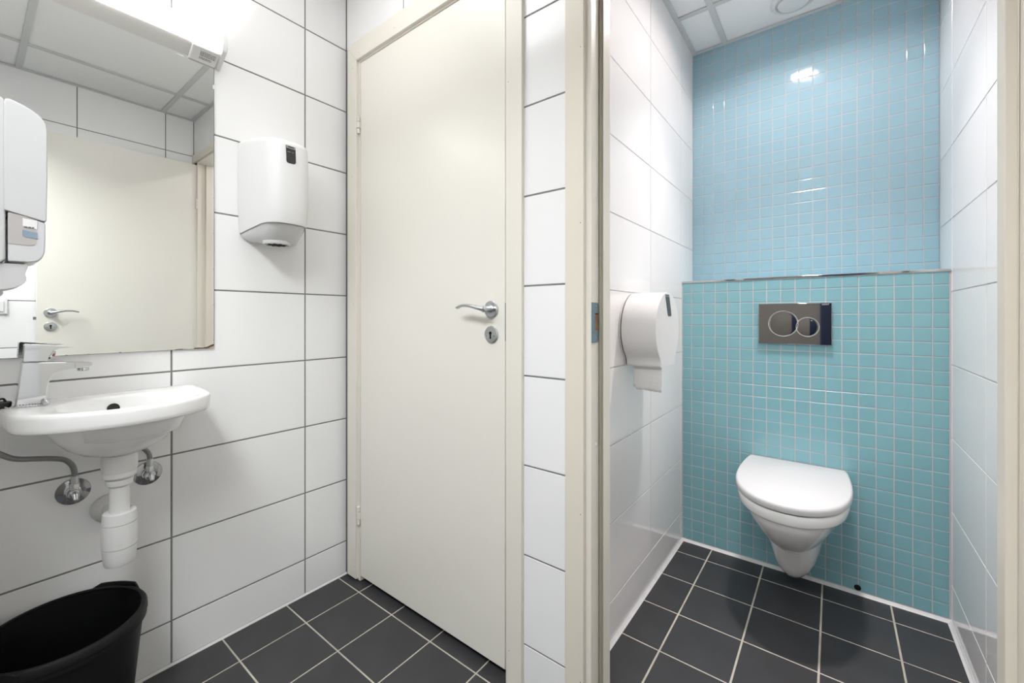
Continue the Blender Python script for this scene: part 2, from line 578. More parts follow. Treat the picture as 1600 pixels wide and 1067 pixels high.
# ceilings: grid bars and lay-in panels
def ceiling(name, x0, x1, y0, y1, bx, by, holes=(), skip=()):
    base = struct(MB().box((x0 - 0.02, y0, ZC + 0.11), (x1 + 0.02, y1, ZC + 0.15)).build(name, M['plaster'], smooth=False))
    w = 0.012
    for x in bx:
        MB().box((x - w, y0, ZC), (x + w, y1, ZC + 0.004)).build('grid_bar', M['bar'], base, smooth=False)
    xs = [x0] + sorted(bx) + [x1]
    ys = [y0] + sorted(by) + [y1]
    for y in by:
        for i in range(len(xs) - 1):
            MB().box((xs[i] + (w if i else 0), y - w, ZC), (xs[i + 1] - (w if i < len(xs) - 2 else 0), y + w, ZC + 0.0035)).build('grid_bar', M['bar'], base, smooth=False)
    e = 0.020
    MB().box((x0, y0, ZC - 0.0005), (x0 + e, y1, ZC + 0.003)).build('wall_angle', M['bar'], base, smooth=False)
    MB().box((x1 - e, y0, ZC - 0.0005), (x1, y1, ZC + 0.003)).build('wall_angle', M['bar'], base, smooth=False)
    MB().box((x0 + e, y0, ZC - 0.0005), (x1 - e, y0 + e, ZC + 0.003)).build('wall_angle', M['bar'], base, smooth=False)
    MB().box((x0 + e, y1 - e, ZC - 0.0005), (x1 - e, y1, ZC + 0.003)).build('wall_angle', M['bar'], base, smooth=False)
    for i in range(len(xs) - 1):
        for j in range(len(ys) - 1):
            a = (xs[i] + 0.005, ys[j] + 0.005)
            b = (xs[i + 1] - 0.005, ys[j + 1] - 0.005)
            if b[0] - a[0] < 0.02 or b[1] - a[1] < 0.02:
                continue
            if (i, j) in skip:
                continue
            hole = [q for q in holes if a[0] < q[0] < b[0] and a[1] < q[1] < b[1]]
            mb = MB()
            if not hole:
                mb.box((a[0], a[1], ZC + 0.006), (b[0], b[1], ZC + 0.021))
            else:
                cx, cy, r = hole[0]
                n = 48
                pts_in, pts_out = [], []
                ths = [2 * math.pi * (k + 0.5) / n for k in range(n)]
                ths += [math.atan2(q[1] - cy, q[0] - cx) % (2 * math.pi) for q in (a, b, (a[0], b[1]), (b[0], a[1]))]
                for th in sorted(ths):
                    c, s_ = math.cos(th), math.sin(th)
                    pts_in.append((cx + r * c, cy + r * s_))
                    tx = ((b[0] if c > 0 else a[0]) - cx) / c
                    ty = ((b[1] if s_ > 0 else a[1]) - cy) / s_
                    q = min(tx, ty)
                    pts_out.append((cx + q * c, cy + q * s_))
                lo, hi = ZC + 0.006, ZC + 0.021
                mb.loft([[(*p, hi) for p in pts_in], [(*p, lo) for p in pts_in], [(*p, lo) for p in pts_out], [(*p, hi) for p in pts_out]],
                        False, False)
            mb.build('ceiling_panel', M['panel'], base, smooth=False)
    return base


DLX, DLY, DLR = -0.122, 1.645, 0.088     # stall downlight
VX, VY = -0.133, 2.107                   # stall vent
ceiling('ceiling', XL, XR, YR, YD, [-0.041, -0.641, -1.241], [0.180, 0.783], skip=[(1, 1)])
ceiling('ceiling_stall', XSL, XSR, YT, YU, [-0.416, 0.184], [1.934, 1.334], holes=[(DLX, DLY, DLR)])

# ------------------------------------------------------------------ door 1 (closed)
d1 = struct_empty('door_1', (-1.115, YD, 0), 'closed cream door with satin lever handle beside the hand dryer wall')
d1['label'] = 'closed cream flush door with satin lever handle'
LX0, LX1, LZ0, LZ1 = -1.4773, -0.7525, 0.0255, 2.043
MB().box((LX0, YD, LZ0), (LX1, YD + 0.04, LZ1)).build('door_leaf', M['door'], d1, bevel=0.0012)
# frame
MB().box((D1L - 0.02, YD, 0.004), (LX0 - 0.003, YT, LZ1 + 0.03)).build('door_jamb', M['frame'], d1, bevel=0.001)
MB().box((LX1 + 0.0035, YD, -0.001), (D1R + 0.02, YT, LZ1 + 0.03)).build('door_jamb', M['frame'], d1, bevel=0.001)
MB().box((LX0 - 0.003, YD, LZ1 + 0.003), (LX1 + 0.003, YT, LZ1 + 0.03)).build('door_head', M['frame'], d1, bevel=0.001)
MB().box((LX0 - 0.003, YD + 0.044, 0), (LX0 + 0.012, YT, LZ1)).build('door_stop', M['frame'], d1)
MB().box((LX1 - 0.012, YD + 0.044, 0), (LX1 + 0.003, YT, LZ1)).build('door_stop', M['frame'], d1)
YC = YD - 0.012
CO1 = 2.1268
mb = MB().loft([[(-1.552, YC, 0.012), (D1L, YC, 0.012), (D1L, YD + 0.001, 0.012), (-1.552, YD + 0.001, 0.012)],
                [(-1.552, YC, CO1), (D1L, YC, D1T), (D1L, YD + 0.001, D1T), (-1.552, YD + 0.001, CO1)]])
mb.build('casing', M['frame'], d1, bevel=0.0018)
mb = MB().loft([[(D1R, YC, -0.001), (-0.685, YC, -0.001), (-0.685, YD + 0.001, -0.001), (D1R, YD + 0.001, -0.001)],
                [(D1R, YC, D1T), (-0.685, YC, CO1), (-0.685, YD + 0.001, CO1), (D1R, YD + 0.001, D1T)]])
mb.build('casing', M['frame'], d1, bevel=0.0018)
mb = MB().loft([[(-1.552, YC, CO1), (D1L, YC, D1T), (D1L, YD + 0.001, D1T), (-1.552, YD + 0.001, CO1)],
                [(-0.685, YC, CO1), (D1R, YC, D1T), (D1R, YD + 0.001, D1T), (-0.685, YD + 0.001, CO1)]])
mb.build('casing', M['frame'], d1, bevel=0.0018)
for z0, z1 in ((1.7646, 1.8303), (0.2266, 0.2973)):
    mb = MB()
    hx, hy = -1.4845, YD - 0.004
    for a, b, r in ((0.0, 0.30, 0.0062), (0.325, 0.70, 0.0075), (0.725, 1.0, 0.0062)):
        mb.lathe([(r * 0.85, z0 + (z1 - z0) * a), (r, z0 + (z1 - z0) * a + 0.001), (r, z0 + (z1 - z0) * b - 0.001), (r * 0.85, z0 + (z1 - z0) * b)],
                 (hx, hy, 0), n=16)
    mb.box((hx, YD - 0.0015, z0 + (z1 - z0) * 0.32), (hx + 0.011, YD + 0.0005, z0 + (z1 - z0) * 0.70))
    mb.build('hinge', M['frame'], d1)
MB().box((LX1 + 0.0002, YD - 0.0008, 0.975), (LX1 + 0.0032, YD + 0.03, 1.085)).build('lock_plate', M['ink'], d1, smooth=False)
nails = [(-1.512, 2.03), (-1.47, 2.075), (-1.507, 1.095), (-1.50, 0.06), (-0.732, 1.71), (-0.73, 0.10), (-1.25, 2.08), (-1.52, 1.60)]
for x, z in nails:
    MB().lathe([(0.0013, -0.0004), (0.0013, 0.001)], (x, YC, z), (0, 1, 0), n=8).build('nail', M['ink'], d1)


def lever_set(parent, face, cx, zc, nrm, along, mirror_key=False):
    """rosette + lever + keyhole escutcheon; face = point on the leaf face, nrm out of the leaf, along = lever direction"""
    n, a = Vector(nrm), Vector(along)
    up = Vector((0, 0, 1))
    o = Vector(face)
    o.z = zc
    hd = MB().lathe([(0.0255, 0), (0.0255, 0.005), (0.0235, 0.0075), (0.012, 0.008), (0.0095, 0.010), (0.0085, 0.018), (0.009, 0.034),
                     (0.0095, 0.040), (0.006, 0.044)], o, n, n=32).build('handle', M['steel'], parent)
    base = o + n * 0.040
    pts = spline([base - a * 0.004, base + a * 0.014 + up * 0.003 + n * 0.004, base + a * 0.045 + up * 0.010 + n * 0.006,
                  base + a * 0.080 + up * 0.011 + n * 0.003, base + a * 0.104 + up * 0.005 - n * 0.002], 6)
    k = len(pts)
    rad = []
    for i in range(k):
        f = i / (k - 1)
        rad.append((0.0085 - 0.0045 * f ** 0.6, 0.0088 - 0.0010 * f))
    MB().tube(pts, rad, n=14, flat=up).build('lever', M['steel'], hd)
    for s in (-1, 1):
        MB().lathe([(0.0022, 0), (0.0022, 0.0012)], o + a * 0.006 * -s + up * 0.017 * s + n * 0.0072, n, n=10).build('screw', M['chrome'], hd)
    o2 = o - up * 0.0745
    es = MB().lathe([(0.0255, 0), (0.0255, 0.0035), (0.0235, 0.006), (0.021, 0.0066), (0.001, 0.0066)], o2, n, n=32).build('key_escutcheon', M['steel'], parent)
    mb = MB().lathe([(0.0050, 0), (0.0050, 0.0012)], o2 + up * 0.004 + n * 0.0062, n, n=16)
    q = o2 + n * 0.0062
    c = n.cross(up)
    mb.loft([[q + c * 0.0026 + n * d - up * 0.013, q - c * 0.0026 + n * d - up * 0.013, q - c * 0.0026 + n * d + up * 0.004,
              q + c * 0.0026 + n * d + up * 0.004] for d in (0, 0.0012)])
    mb.build('keyhole', M['hole'], es, smooth=False)
    for s in (-1, 1):
        MB().lathe([(0.0024, 0), (0.0024, 0.0012)], o2 + c * 0.0145 * s - up * 0.004 + n * 0.006, n, n=10).build('screw', M['chrome'], es)


lever_set(d1, (-0.803, YD, 0), 0, 1.067, (0, -1, 0), (-1, 0, 0))

# ------------------------------------------------------------------ door 2 (stall door frame, leaf opened flat along the right wall)
d2 = struct_empty('door_2', (-0.13, YD, 0), 'open stall doorway with cream frame and leaf folded back')
RB_L, RB_R = -0.4792, 0.2265          # rebate faces
ST_L, ST_R = -0.4670, 0.2138          # stop faces
SY = 0.996
zt = D2T
mb = MB().box((D2L - 0.02, YD, 0), (RB_L, SY, zt + 0.02))
mb.box((D2L - 0.02, SY, 0), (ST_L, YT, zt + 0.02))
lj = mb.build('door_jamb', M['frame'], d2, bevel=0.001)
mb = MB().box((RB_R, YD, 0), (0.2375, 0.9765, zt + 0.02))
mb.box((RB_R, 0.9765, 0), (D2R + 0.01, SY, zt + 0.02))
mb.box((ST_R, SY, 0), (D2R + 0.01, YT, zt + 0.02))
rj = mb.build('door_jamb', M['frame2'], d2, bevel=0.001)
MB().box((RB_L, YD, zt - 0.01), (RB_R, YT, zt + 0.02)).build('door_head', M['frame'], d2)
MB().tube([(RB_L + 0.0045, SY - 0.0025, 0.01), (RB_L + 0.0045, SY - 0.0025, zt - 0.01)], 0.0036, n=10).build('seal_strip', M['rubber'], lj)
MB().box((RB_L - 0.0005, SY - 0.0015, 0.01), (ST_L - 0.001, SY + 0.0001, zt - 0.01)).build('seal_base', M['rubber'], lj, smooth=False)
C2T = zt + 0.052
mb = MB().loft([[(-0.5478, YC, 0), (D2L, YC, 0), (D2L, YD + 0.001, 0), (-0.5478, YD + 0.001, 0)],
                [(-0.5478, YC, C2T), (D2L, YC, zt), (D2L, YD + 0.001, zt), (-0.5478, YD + 0.001, C2T)]])
mb.build('casing', M['frame2'], d2, bevel=0.0018)
mb = MB().loft([[(D2R, YC, 0), (XR - 0.002, YC, 0), (XR - 0.002, YD + 0.001, 0), (D2R, YD + 0.001, 0)],
                [(D2R, YC, zt), (XR - 0.002, YC, C2T), (XR - 0.002, YD + 0.001, C2T), (D2R, YD + 0.001, zt)]])
mb.build('casing', M['frame2'], d2, bevel=0.0018)
mb = MB().loft([[(-0.5478, YC, C2T), (D2L, YC, zt), (D2L, YD + 0.001, zt), (-0.5478, YD + 0.001, C2T)],
                [(XR - 0.002, YC, C2T), (D2R, YC, zt), (D2R, YD + 0.001, zt), (XR - 0.002, YD + 0.001, C2T)]])
mb.build('casing', M['frame2'], d2, bevel=0.0018)
for z in (0.13, 0.55, 1.28, 1.72):
    MB().lathe([(0.0013, -0.0004), (0.0013, 0.001)], (-0.503, YC, z), (0, 1, 0), n=8).build('nail', M['ink'], d2)
for z in (0.10, 0.72, 1.35, 1.90):
    MB().lathe([(0.005, 0), (0.005, 0.0008), (0.0035, 0.0018)], (RB_L, 0.978, z), (1, 0, 0), n=16).build('screw_cap', M['plastic'], lj)
# strike plate: zinc plate with a latch recess that shows raw wood
sp_out = round_poly([(0.9516, 0.9795), (0.9890, 0.9795), (0.9890, 1.0805), (0.9516, 1.0805)], [0, 0.007, 0.007, 0])
sp = MB().prism(sp_out, 'x', RB_L - 0.0005, RB_L + 0.0015).build('strike_plate', M['zinc'], lj, smooth=False)
MB().box((RB_L + 0.0012, 0.9695, 1.010), (RB_L + 0.0019, 0.9865, 1.052)).build('latch_recess', M['wood'], lj, smooth=False)
MB().box((RB_L + 0.0012, 0.9690, 1.0505), (RB_L + 0.0021, 0.987, 1.0535)).build('latch_recess', M['hole'], lj, smooth=False)
for z in (0.989, 1.071):
    MB().lathe([(0.0028, 0), (0.0028, 0.0008)], (RB_L + 0.0015, 0.9755, z), (1, 0, 0), n=12).build('screw', M['chrome'], lj)
# the leaf
hx0, hy0, hx1, hy1 = 0.2395, 0.974, 0.250, 0.240
dl = Vector((hx1 - hx0, hy1 - hy0, 0)).normalized()
nl = Vector((dl.y, -dl.x, 0))       # out of the visible face (-x side)
if nl.x > 0:
    nl = -nl
mb = MB()
a, b = Vector((hx0, hy0, 0)), Vector((hx1, hy1, 0))
q = [a, b, b - nl * 0.038, a - nl * 0.038]
mb.loft([[(p.x, p.y, 0.025) for p in q], [(p.x, p.y, 2.058) for p in q]])
leaf2 = mb.build('door_leaf', M['door'], d2, bevel=0.001)
f2 = a + dl * (0.734 - 0.051)
lever_set(d2, f2, 0, 1.066, nl, -dl)
pb = b - nl * 0.019
MB().box((pb.x - 0.006, pb.y - 0.011, 1.028), (pb.x + 0.006, pb.y + 0.001, 1.044)).build('latch_bolt', M['ink'], d2)
for z0 in (1.765, 0.24):
    mb = MB().lathe([(0.006, z0), (0.006, z0 + 0.065)], (0.2335, 0.948, 0), n=14)
    mb.build('hinge', M['frame'], d2)

# ------------------------------------------------------------------ mirror and mirror lamp
mi = thing('mirror', 'large frameless wall mirror with chipped lower edge above the wash basin', 'mirror', (XL, 0.24, 0.9455))
MX = XL + 0.006
MB().box((XL + 0.0005, -0.012, 0.9455), (MX, 0.487, 1.845)).build('mirror_glass', M['mirror'], mi, smooth=False)
MB().box((XL + 0.0002, -0.012, 0.9447), (MX - 0.0006, 0.4882, 1.8455)).build('mirror_backing', M['mirror_edge'], mi, smooth=False)
chip = [(0.4330, 0.9450), (0.436, 0.9485), (0.446, 0.9487), (0.458, 0.9482), (0.470, 0.9505), (0.4805, 0.9560), (0.4878, 0.9580), (0.4878, 0.9525), (0.474, 0.9448)]
MB().prism(chip, 'x', MX - 0.001, MX + 0.0003).build('chipped_corner', M['chip'], mi, smooth=False)
chip2 = [(0.470, 0.9447), (0.481, 0.9497), (0.4878, 0.9535), (0.4878, 0.9447)]
MB().prism(chip2, 'x', MX - 0.001, MX + 0.0005).build('chipped_corner', M['chip_light'], mi, smooth=False)
for y0, y1, hh in ((0.386, 0.408, 0.0022), (0.262, 0.268, 0.0022), (0.200, 0.206, 0.0012), (0.158, 0.165, 0.0014), (0.405, 0.416, 0.0018)):
    MB().prism([(y0, 0.9447), (y1, 0.9447), (y1 - 0.002, 0.9452 + hh), (y0 + 0.003, 0.9452 + hh * 0.8)], 'x', MX - 0.001, MX + 0.0003).build('edge_chip', M['mirror_edge'] if y0 < 0.4 else M['chip_light'], mi, smooth=False)
for y, z, dy, dz in ((0.4875, 1.777, 0.0035, 0.014), (0.405, 1.8365, 0.014, 0.003)):
    MB().box((XL + 0.001, y - dy, z - dz / 2), (MX + 0.0015, y + dy * 0.3, z + dz / 2)).build('mirror_clip', M['plastic'], mi, bevel=0.0008)

lp = thing('mirror_lamp', 'glowing white strip lamp along the top edge of the mirror', 'lamp', (XL, 0.24, 1.842))
LY0, LY1 = -0.014, 0.494


def P(d, z):
    return (XL + d, z)


bot = [P(0, 1.8425), P(0.004, 1.8425), P(0.049, 1.8715), P(0.050, 1.876), P(0.012, 1.952), P(0, 1.952)]
MB().prism([(x, z) for x, z in bot], 'y', LY0, LY1).build('lamp_body', M['lampbody'], lp, bevel=0.0015)
dif = [P(0.047, 1.872), P(0.053, 1.8705), P(0.060, 1.876), P(0.064, 1.888), P(0.064, 1.905), P(0.060, 1.922), P(0.051, 1.937), P(0.038, 1.947), P(0.022, 1.953), P(0.008, 1.955),
       P(0.008, 1.949), P(0.045, 1.877)]
MB().prism(dif, 'y', LY0, LY1 - 0.002).build('diffuser', M['lamp'], lp)
cap = [P(0, 1.8405), P(0.006, 1.8405), P(0.052, 1.868), P(0.062, 1.874), P(0.0665, 1.888), P(0.0665, 1.906), P(0.062, 1.924), P(0.053, 1.939), P(0.039, 1.9495), P(0.022, 1.956), P(0, 1.958)]
MB().prism(cap, 'y', LY1 - 0.002, LY1 + 0.012).build('end_cap', M['plastic'], lp, bevel=0.003, seg=3)
MB().prism(cap, 'y', LY0 - 0.005, LY0).build('end_cap', M['plastic'], lp, bevel=0.001)
# shaver socket box on the sloping underside
e1 = Vector((0.045, 0, 0.029)).normalized()     # down the slope direction (away from wall)
en = Vector((0.029, 0, -0.045)).normalized()    # out of the underside
o = Vector((XL + 0.004, 0, 1.8425))
ring = lambda y0, y1, s0, s1, d: [(o + e1 * s + en * d) + Vector((0, y, 0)) for y, s in ((y0, s0), (y1, s0), (y1, s1), (y0, s1))]
sb = MB().loft([ring(0.419, 0.489, 0.001, 0.053, -0.001), ring(0.419, 0.489, 0.001, 0.053, 0.006), ring(0.424, 0.488, 0.003, 0.050, 0.009)]).build('socket_box', M['lampbody'], lp, bevel=0.002)
mb = MB()
random.seed(3)
for r_ in range(6):
    yy = 0.442
    s0 = 0.040 - r_ * 0.0042 - (0.002 if r_ > 3 else 0)
    end = 0.482 if r_ < 4 else 0.474
    while yy < end:
        w_ = random.uniform(0.002, 0.006)
        mb.loft([ring(yy, min(yy + w_, end), s0 - 0.0021, s0, 0.0090), ring(yy, min(yy + w_, end), s0 - 0.0021, s0, 0.0094)])
        yy += w_ + 0.0012
mb.build('printed_notice', M['ink'], sb, smooth=False)

# ------------------------------------------------------------------ paper towel dispenser (centre feed)
td = thing('paper_towel_dispenser', 'white rounded centre-feed paper towel dispenser on the tiled wall left of the closed door', 'dispenser', (XL, 0.657, 1.32))


def plan(scale_y, front, back=XL + 0.0015, ins=0.0, n=64):
    yc = 0.657
    pts = [(back, yc - 0.101 * scale_y + ins), (front - ins, yc - 0.067 * scale_y + ins), (front - ins, yc + 0.050 * scale_y - ins), (back, yc + 0.103 * scale_y - ins)]
    return arclen(round_poly(pts, [0.0, 0.045, 0.050, 0.0], 8), n)


def zring(pl_, f):
    return [(p.x, p.y, f(p.x)) for p in pl_]


def fr(x):   # 0 at wall, 1 at front
    return max(0.0, min(1.0, (x - XL) / 0.19))


FX = XL + 0.190
zb = lambda x: 1.322 + 0.024 * min(1, fr(x) * 1.6)
zt_ = lambda x: 1.628 - 0.016 * fr(x) ** 2
rings = [zring(plan(0.945, FX - 0.008), zb),
         zring(plan(0.965, FX - 0.003), lambda x: zb(x) + 0.02),
         zring(plan(0.995, FX + 0.002), lambda x: 1.42),
         zring(plan(1.0, FX + 0.003), lambda x: 1.49),
         zring(plan(0.99, FX + 0.001), lambda x: 1.56),
         zring(plan(0.975, FX - 0.003), lambda x: zt_(x) - 0.016),
         zring(plan(0.967, FX - 0.006), lambda x: zt_(x) - 0.006),
         zring(plan(0.945, FX - 0.012), lambda x: zt_(x) - 0.0012),
         zring(plan(0.88, FX - 0.024), zt_)]
MB().loft(rings, cap0=False).build('cover', M['plastic'], td, angle=50)
# inner lower lip and tray
rings = [zring(plan(0.93, FX - 0.012), lambda x: zb(x) + 0.006), zring(plan(0.93, FX - 0.012), lambda x: zb(x) + 0.0005), zring(plan(0.945, FX - 0.008), lambda x: zb(x) + 0.001)]
MB().loft(rings, cap0=True, cap1=False).build('cover_lip', M['plastic_grey'], td)
rings = [zring(plan(0.90, FX - 0.022, XL + 0.004), lambda x: zb(x) + 0.004),
         zring(plan(0.90, FX - 0.020, XL + 0.004), lambda x: zb(x) - 0.003),
         zring(plan(0.86, FX - 0.030, XL + 0.006), lambda x: zb(x) - 0.016),
         zring(plan(0.70, FX - 0.060, XL + 0.012), lambda x: 1.300 - 0.012 * fr(x)),
         zring(plan(0.62, FX - 0.075, XL + 0.016), lambda x: 1.297 - 0.012 * fr(x))]
MB().loft(rings, cap0=False).build('paper_tray', M['plastic_grey'], td, angle=50)
NC = Vector((XL + 0.094, 0.640, 1.2875))
nz = MB().lathe([(0.041, 0.008), (0.041, 0.000), (0.0395, -0.0025), (0.010, -0.0025)], NC, n=36).build('nozzle', M['plastic_grey'], td)
star = []
for k in range(20):
    a_ = 2 * math.pi * k / 20
    r_ = 0.035 if k % 2 == 0 else 0.022
    star.append((NC.x + r_ * math.cos(a_), NC.y + r_ * math.sin(a_)))
MB().prism(star, 'z', NC.z - 0.0034, NC.z - 0.002).build('nozzle_opening', M['hole'], nz, smooth=False)
# black level window on the front face
fx_ = lambda z: FX + 0.0035 + 0.004 * 0 - max(0, (z - 1.56)) * 0.10
wy0, wy1, wz0, wz1 = 0.627, 0.6565, 1.537, 1.594
prof = round_poly([(wy0, wz0), (wy1, wz0), (wy1, wz1), (wy0, wz1)], [0.009, 0.009, 0, 0])
mb = MB().loft([[(fx_(z) - 0.006, y, z) for y, z in prof], [(fx_(z) - 0.0006, y, z) for y, z in prof]])
bd = mb.build('level_window', M['badge'], td, smooth=False)
MB().loft([[(fx_(z) - 0.002 + d, y, z) for y, z in ((wy0 + 0.0005, 1.585), (wy1 - 0.0005, 1.585), (wy1 - 0.0005, 1.5935), (wy0 + 0.0005, 1.5935))] for d in (0, 0.0022)]).build('badge_strip', M['badge_strip'], bd, smooth=False)
mb = MB()
for y0, y1, z0, z1 in ((0.6325, 0.651, 1.5878, 1.5912),):
    mb.loft([[(fx_(z) + d, y, z) for y, z in ((y0, z0), (y1, z0), (y1, z1), (y0, z1))] for d in (0, 0.0008)])
mb.build('badge_lettering', M['badge'], bd, smooth=False)
mb = MB()
for y0, y1 in ((0.630, 0.640), (0.6445, 0.650)):
    mb.loft([[(fx_(z) - 0.001 + d, y, z) for y, z in ((y0, 1.5725), (y1, 1.5725), (y1, 1.5738), (y0, 1.5738))] for d in (0, 0.0012)])
mb.build('badge_lettering', M['badge_strip'], bd, smooth=False)

# ------------------------------------------------------------------ soap dispenser on the rear wall, seen from its side
sd = thing('soap_dispenser', 'tall white soap dispenser with smoked window at the left edge, side on', 'dispenser', (-1.215, YR, 0.98))
SX0, SX1 = -1.268, -1.158


def side(pts, x0, x1, name, material, parent, rnd=0.008, **k):
    """a side profile in (y, z) extruded along x, its two rims rounded"""
    return MB().prism([tuple(p) for p in pts], 'x', x0, x1).build(name, material, parent, bevel=rnd, seg=4, **k)


cov = [(0.0440, 1.233), (0.0440, 1.428)] + [tuple(p) for p in spline([(0.047, 1.432), (0.066, 1.426), (0.082, 1.417), (0.0905, 1.4075), (0.0945, 1.396), (0.0955, 1.380)], 5)] + [(0.0955, 1.30), (0.0945, 1.219)]
side(arclen(cov, 80), SX0, SX1, 'cover', M['soap_white'], sd, 0.007, angle=50)
bk = [(YR + 0.0005, 1.135), (YR + 0.0005, 1.430), (0.030, 1.4345), (0.0458, 1.4295), (0.0458, 1.140)]
side(arclen(bk, 60), SX0 + 0.001, SX1 - 0.0012, 'back_housing', M['soap_white'], sd, 0.003, angle=50)
win = [(0.0485, 1.143), (0.0485, 1.231), (0.0700, 1.2270), (0.0935, 1.2175)] + [tuple(p) for p in spline([(0.0935, 1.215), (0.0930, 1.175), (0.0915, 1.160), (0.0855, 1.1475), (0.074, 1.143)], 5)]
w = side(arclen(win, 80), SX0 + 0.002, SX1 - 0.002, 'refill_window', M['window_low'], sd, 0.006, angle=50)
dk = [(0.0490, 1.1745), (0.0490, 1.230), (0.0700, 1.2262), (0.082, 1.2215), (0.082, 1.181), (0.0795, 1.176), (0.074, 1.1740)]
MB().prism(dk, 'x', SX1 - 0.003, SX1 - 0.0014).build('smoked_panel', M['window'], w, smooth=False)
MB().prism(round_poly([(0.0655, 1.2085), (0.0830, 1.2050), (0.0830, 1.2205), (0.0655, 1.2225)], 0.001), 'x', SX1 - 0.0025, SX1 - 0.0010).build('paper_label', M['plastic_grey'], w, smooth=False)
MB().prism(round_poly([(0.0652, 1.1905), (0.0695, 1.1885), (0.0832, 1.1870), (0.0832, 1.1985), (0.0652, 1.2015)], [0.003, 0, 0, 0, 0]), 'x', SX1 - 0.0025, SX1 - 0.0008).build('blue_label', M['blue_label'], w, smooth=False)
mb = MB()
yy = 0.0672
for wd in (0.0040, 0.0010, 0.0036, 0.0010, 0.0022):
    if wd > 0.0015:
        mb.box((SX1 - 0.0012, yy, 1.2055), (SX1 - 0.0007, yy + wd, 1.2083))
    yy += wd
mb.build('label_lettering', M['ink'], w, smooth=False)
lev = [(0.010, 1.110), (0.010, 1.1385)] + [tuple(p) for p in spline([(0.0735, 1.1400), (0.0705, 1.130), (0.0688, 1.122), (0.0700, 1.114), (0.0690, 1.108), (0.062, 1.100), (0.050, 1.0945), (0.030, 1.092), (0.012, 1.096)], 4)]
side(arclen(lev, 80), SX0 + 0.010, SX1 - 0.006, 'push_lever', M['soap_white'], sd, 0.010, angle=50)

# ------------------------------------------------------------------ light switch and hook on the right wall (seen in the mirror)
sw = thing('light_switch', 'white wall switch seen in the mirror beside the open door leaf', 'switch', (XR, 0.10, 1.10))
MB().box((XR - 0.009, 0.060, 1.058), (XR - 0.0002, 0.143, 1.140)).build('switch_frame', M['plastic'], sw, bevel=0.002)
MB().box((XR - 0.013, 0.073, 1.071), (XR - 0.009, 0.130, 1.127)).build('rocker', M['plastic'], sw, bevel=0.0015)
hk = thing('coat_hook', 'small white double-ended hook seen in the mirror above the soap dispenser', 'hook', (XR, 0.195, 1.95))
mb = MB().box((XR - 0.004, 0.190, 1.935), (XR - 0.0002, 0.200, 1.965))
hb = mb.build('hook_plate', M['plastic'], hk, bevel=0.001)
mb = MB().tube(spline([(XR - 0.003, 0.195, 1.955), (XR - 0.014, 0.195, 1.962), (XR - 0.020, 0.195, 1.978)], 5), 0.0032, n=10)
mb.sphere((XR - 0.020, 0.195, 1.980), 0.0052, 8)
mb.tube(spline([(XR - 0.003, 0.195, 1.945), (XR - 0.010, 0.195, 1.938), (XR - 0.014, 0.195, 1.944)], 5), 0.003, n=10)
mb.sphere((XR - 0.014, 0.195, 1.946), 0.0048, 8)
mb.build('hook_arms', M['plastic'], hk)

# ------------------------------------------------------------------ wash basin
BY, BZ = 0.238, 0.8385
wbn = thing('wash_basin', 'small white ceramic hand basin with bulging front on the left wall', 'wash basin', (XL, BY, 0.70))
half = [(0.0, -1.262), (0.03, -1.264), (0.06, -1.271), (0.09, -1.282), (0.12, -1.298), (0.145, -1.3165), (0.163, -1.335), (0.176, -1.358), (0.182, -1.385), (0.186, -1.43), (0.190, -1.50), (0.193, -1.545), (0.190, -1.566), (0.178, -1.5755)]
outl = [(XL + 0.001, BY)] + [(x, BY + d) for d, x in reversed(half)] + [(x, BY - d) for d, x in half[1:]]
BC = Vector((-1.415, BY))


def polar(poly, n=96, c=BC):
    P_ = [Vector(p) - c for p in poly]
    out = []
    for k in range(n):
        th = 2 * math.pi * k / n
        d = Vector((math.cos(th), math.sin(th)))
        best = None
        for i in range(len(P_)):
            p, q = P_[i], P_[(i + 1) % len(P_)]
            e = q - p
            den = d.x * e.y - d.y * e.x
            if abs(den) < 1e-12:
                continue
            t_ = (p.x * e.y - p.y * e.x) / den
            s_ = (p.x * d.y - p.y * d.x) / den
            if t_ > 0 and -1e-6 <= s_ <= 1 + 1e-6:
                best = t_ if best is None else max(best, t_)
        out.append(c + d * best)
    return out


def sellipse(cx, cy, a, b, n=2.0, m=96):
    return [(cx + a * math.copysign(abs(math.cos(t_)) ** (2 / n), math.cos(t_)), cy + b * math.copysign(abs(math.sin(t_)) ** (2 / n), math.sin(t_)))
            for t_ in [2 * math.pi * k / m for k in range(m)]]


def at(poly, z):
    return [(p[0], p[1], z) for p in poly]


OUT = polar(outl)
ins_ = lambda d: [p + (BC - p).normalized() * d for p in OUT]
inn = lambda a, b, n=2.4: polar(sellipse(-1.388, 0.2525, a, b, n), c=Vector((-1.388, 0.2525)))
rings = [at(inn(0.020, 0.020, 2), 0.738), at(inn(0.055, 0.065, 2), 0.742), at(inn(0.085, 0.098), 0.760), at(inn(0.098, 0.115), 0.800), at(inn(0.104, 0.122, 2.6), 0.826), at(inn(0.107, 0.126, 2.6), 0.834),
         at(inn(0.111, 0.131, 2.6), 0.8372), at(ins_(0.010), BZ), at(ins_(0.004), BZ - 0.001), at(ins_(0.001), BZ - 0.004), at(OUT, BZ - 0.010), at(ins_(0.001), 0.808), at(ins_(0.002), 0.800), at(ins_(0.005), 0.7965)]
bo = lambda a, b, n=2.2: polar(sellipse(-1.442, BY + 0.002, a, b, n), c=Vector((-1.442, BY + 0.002)))
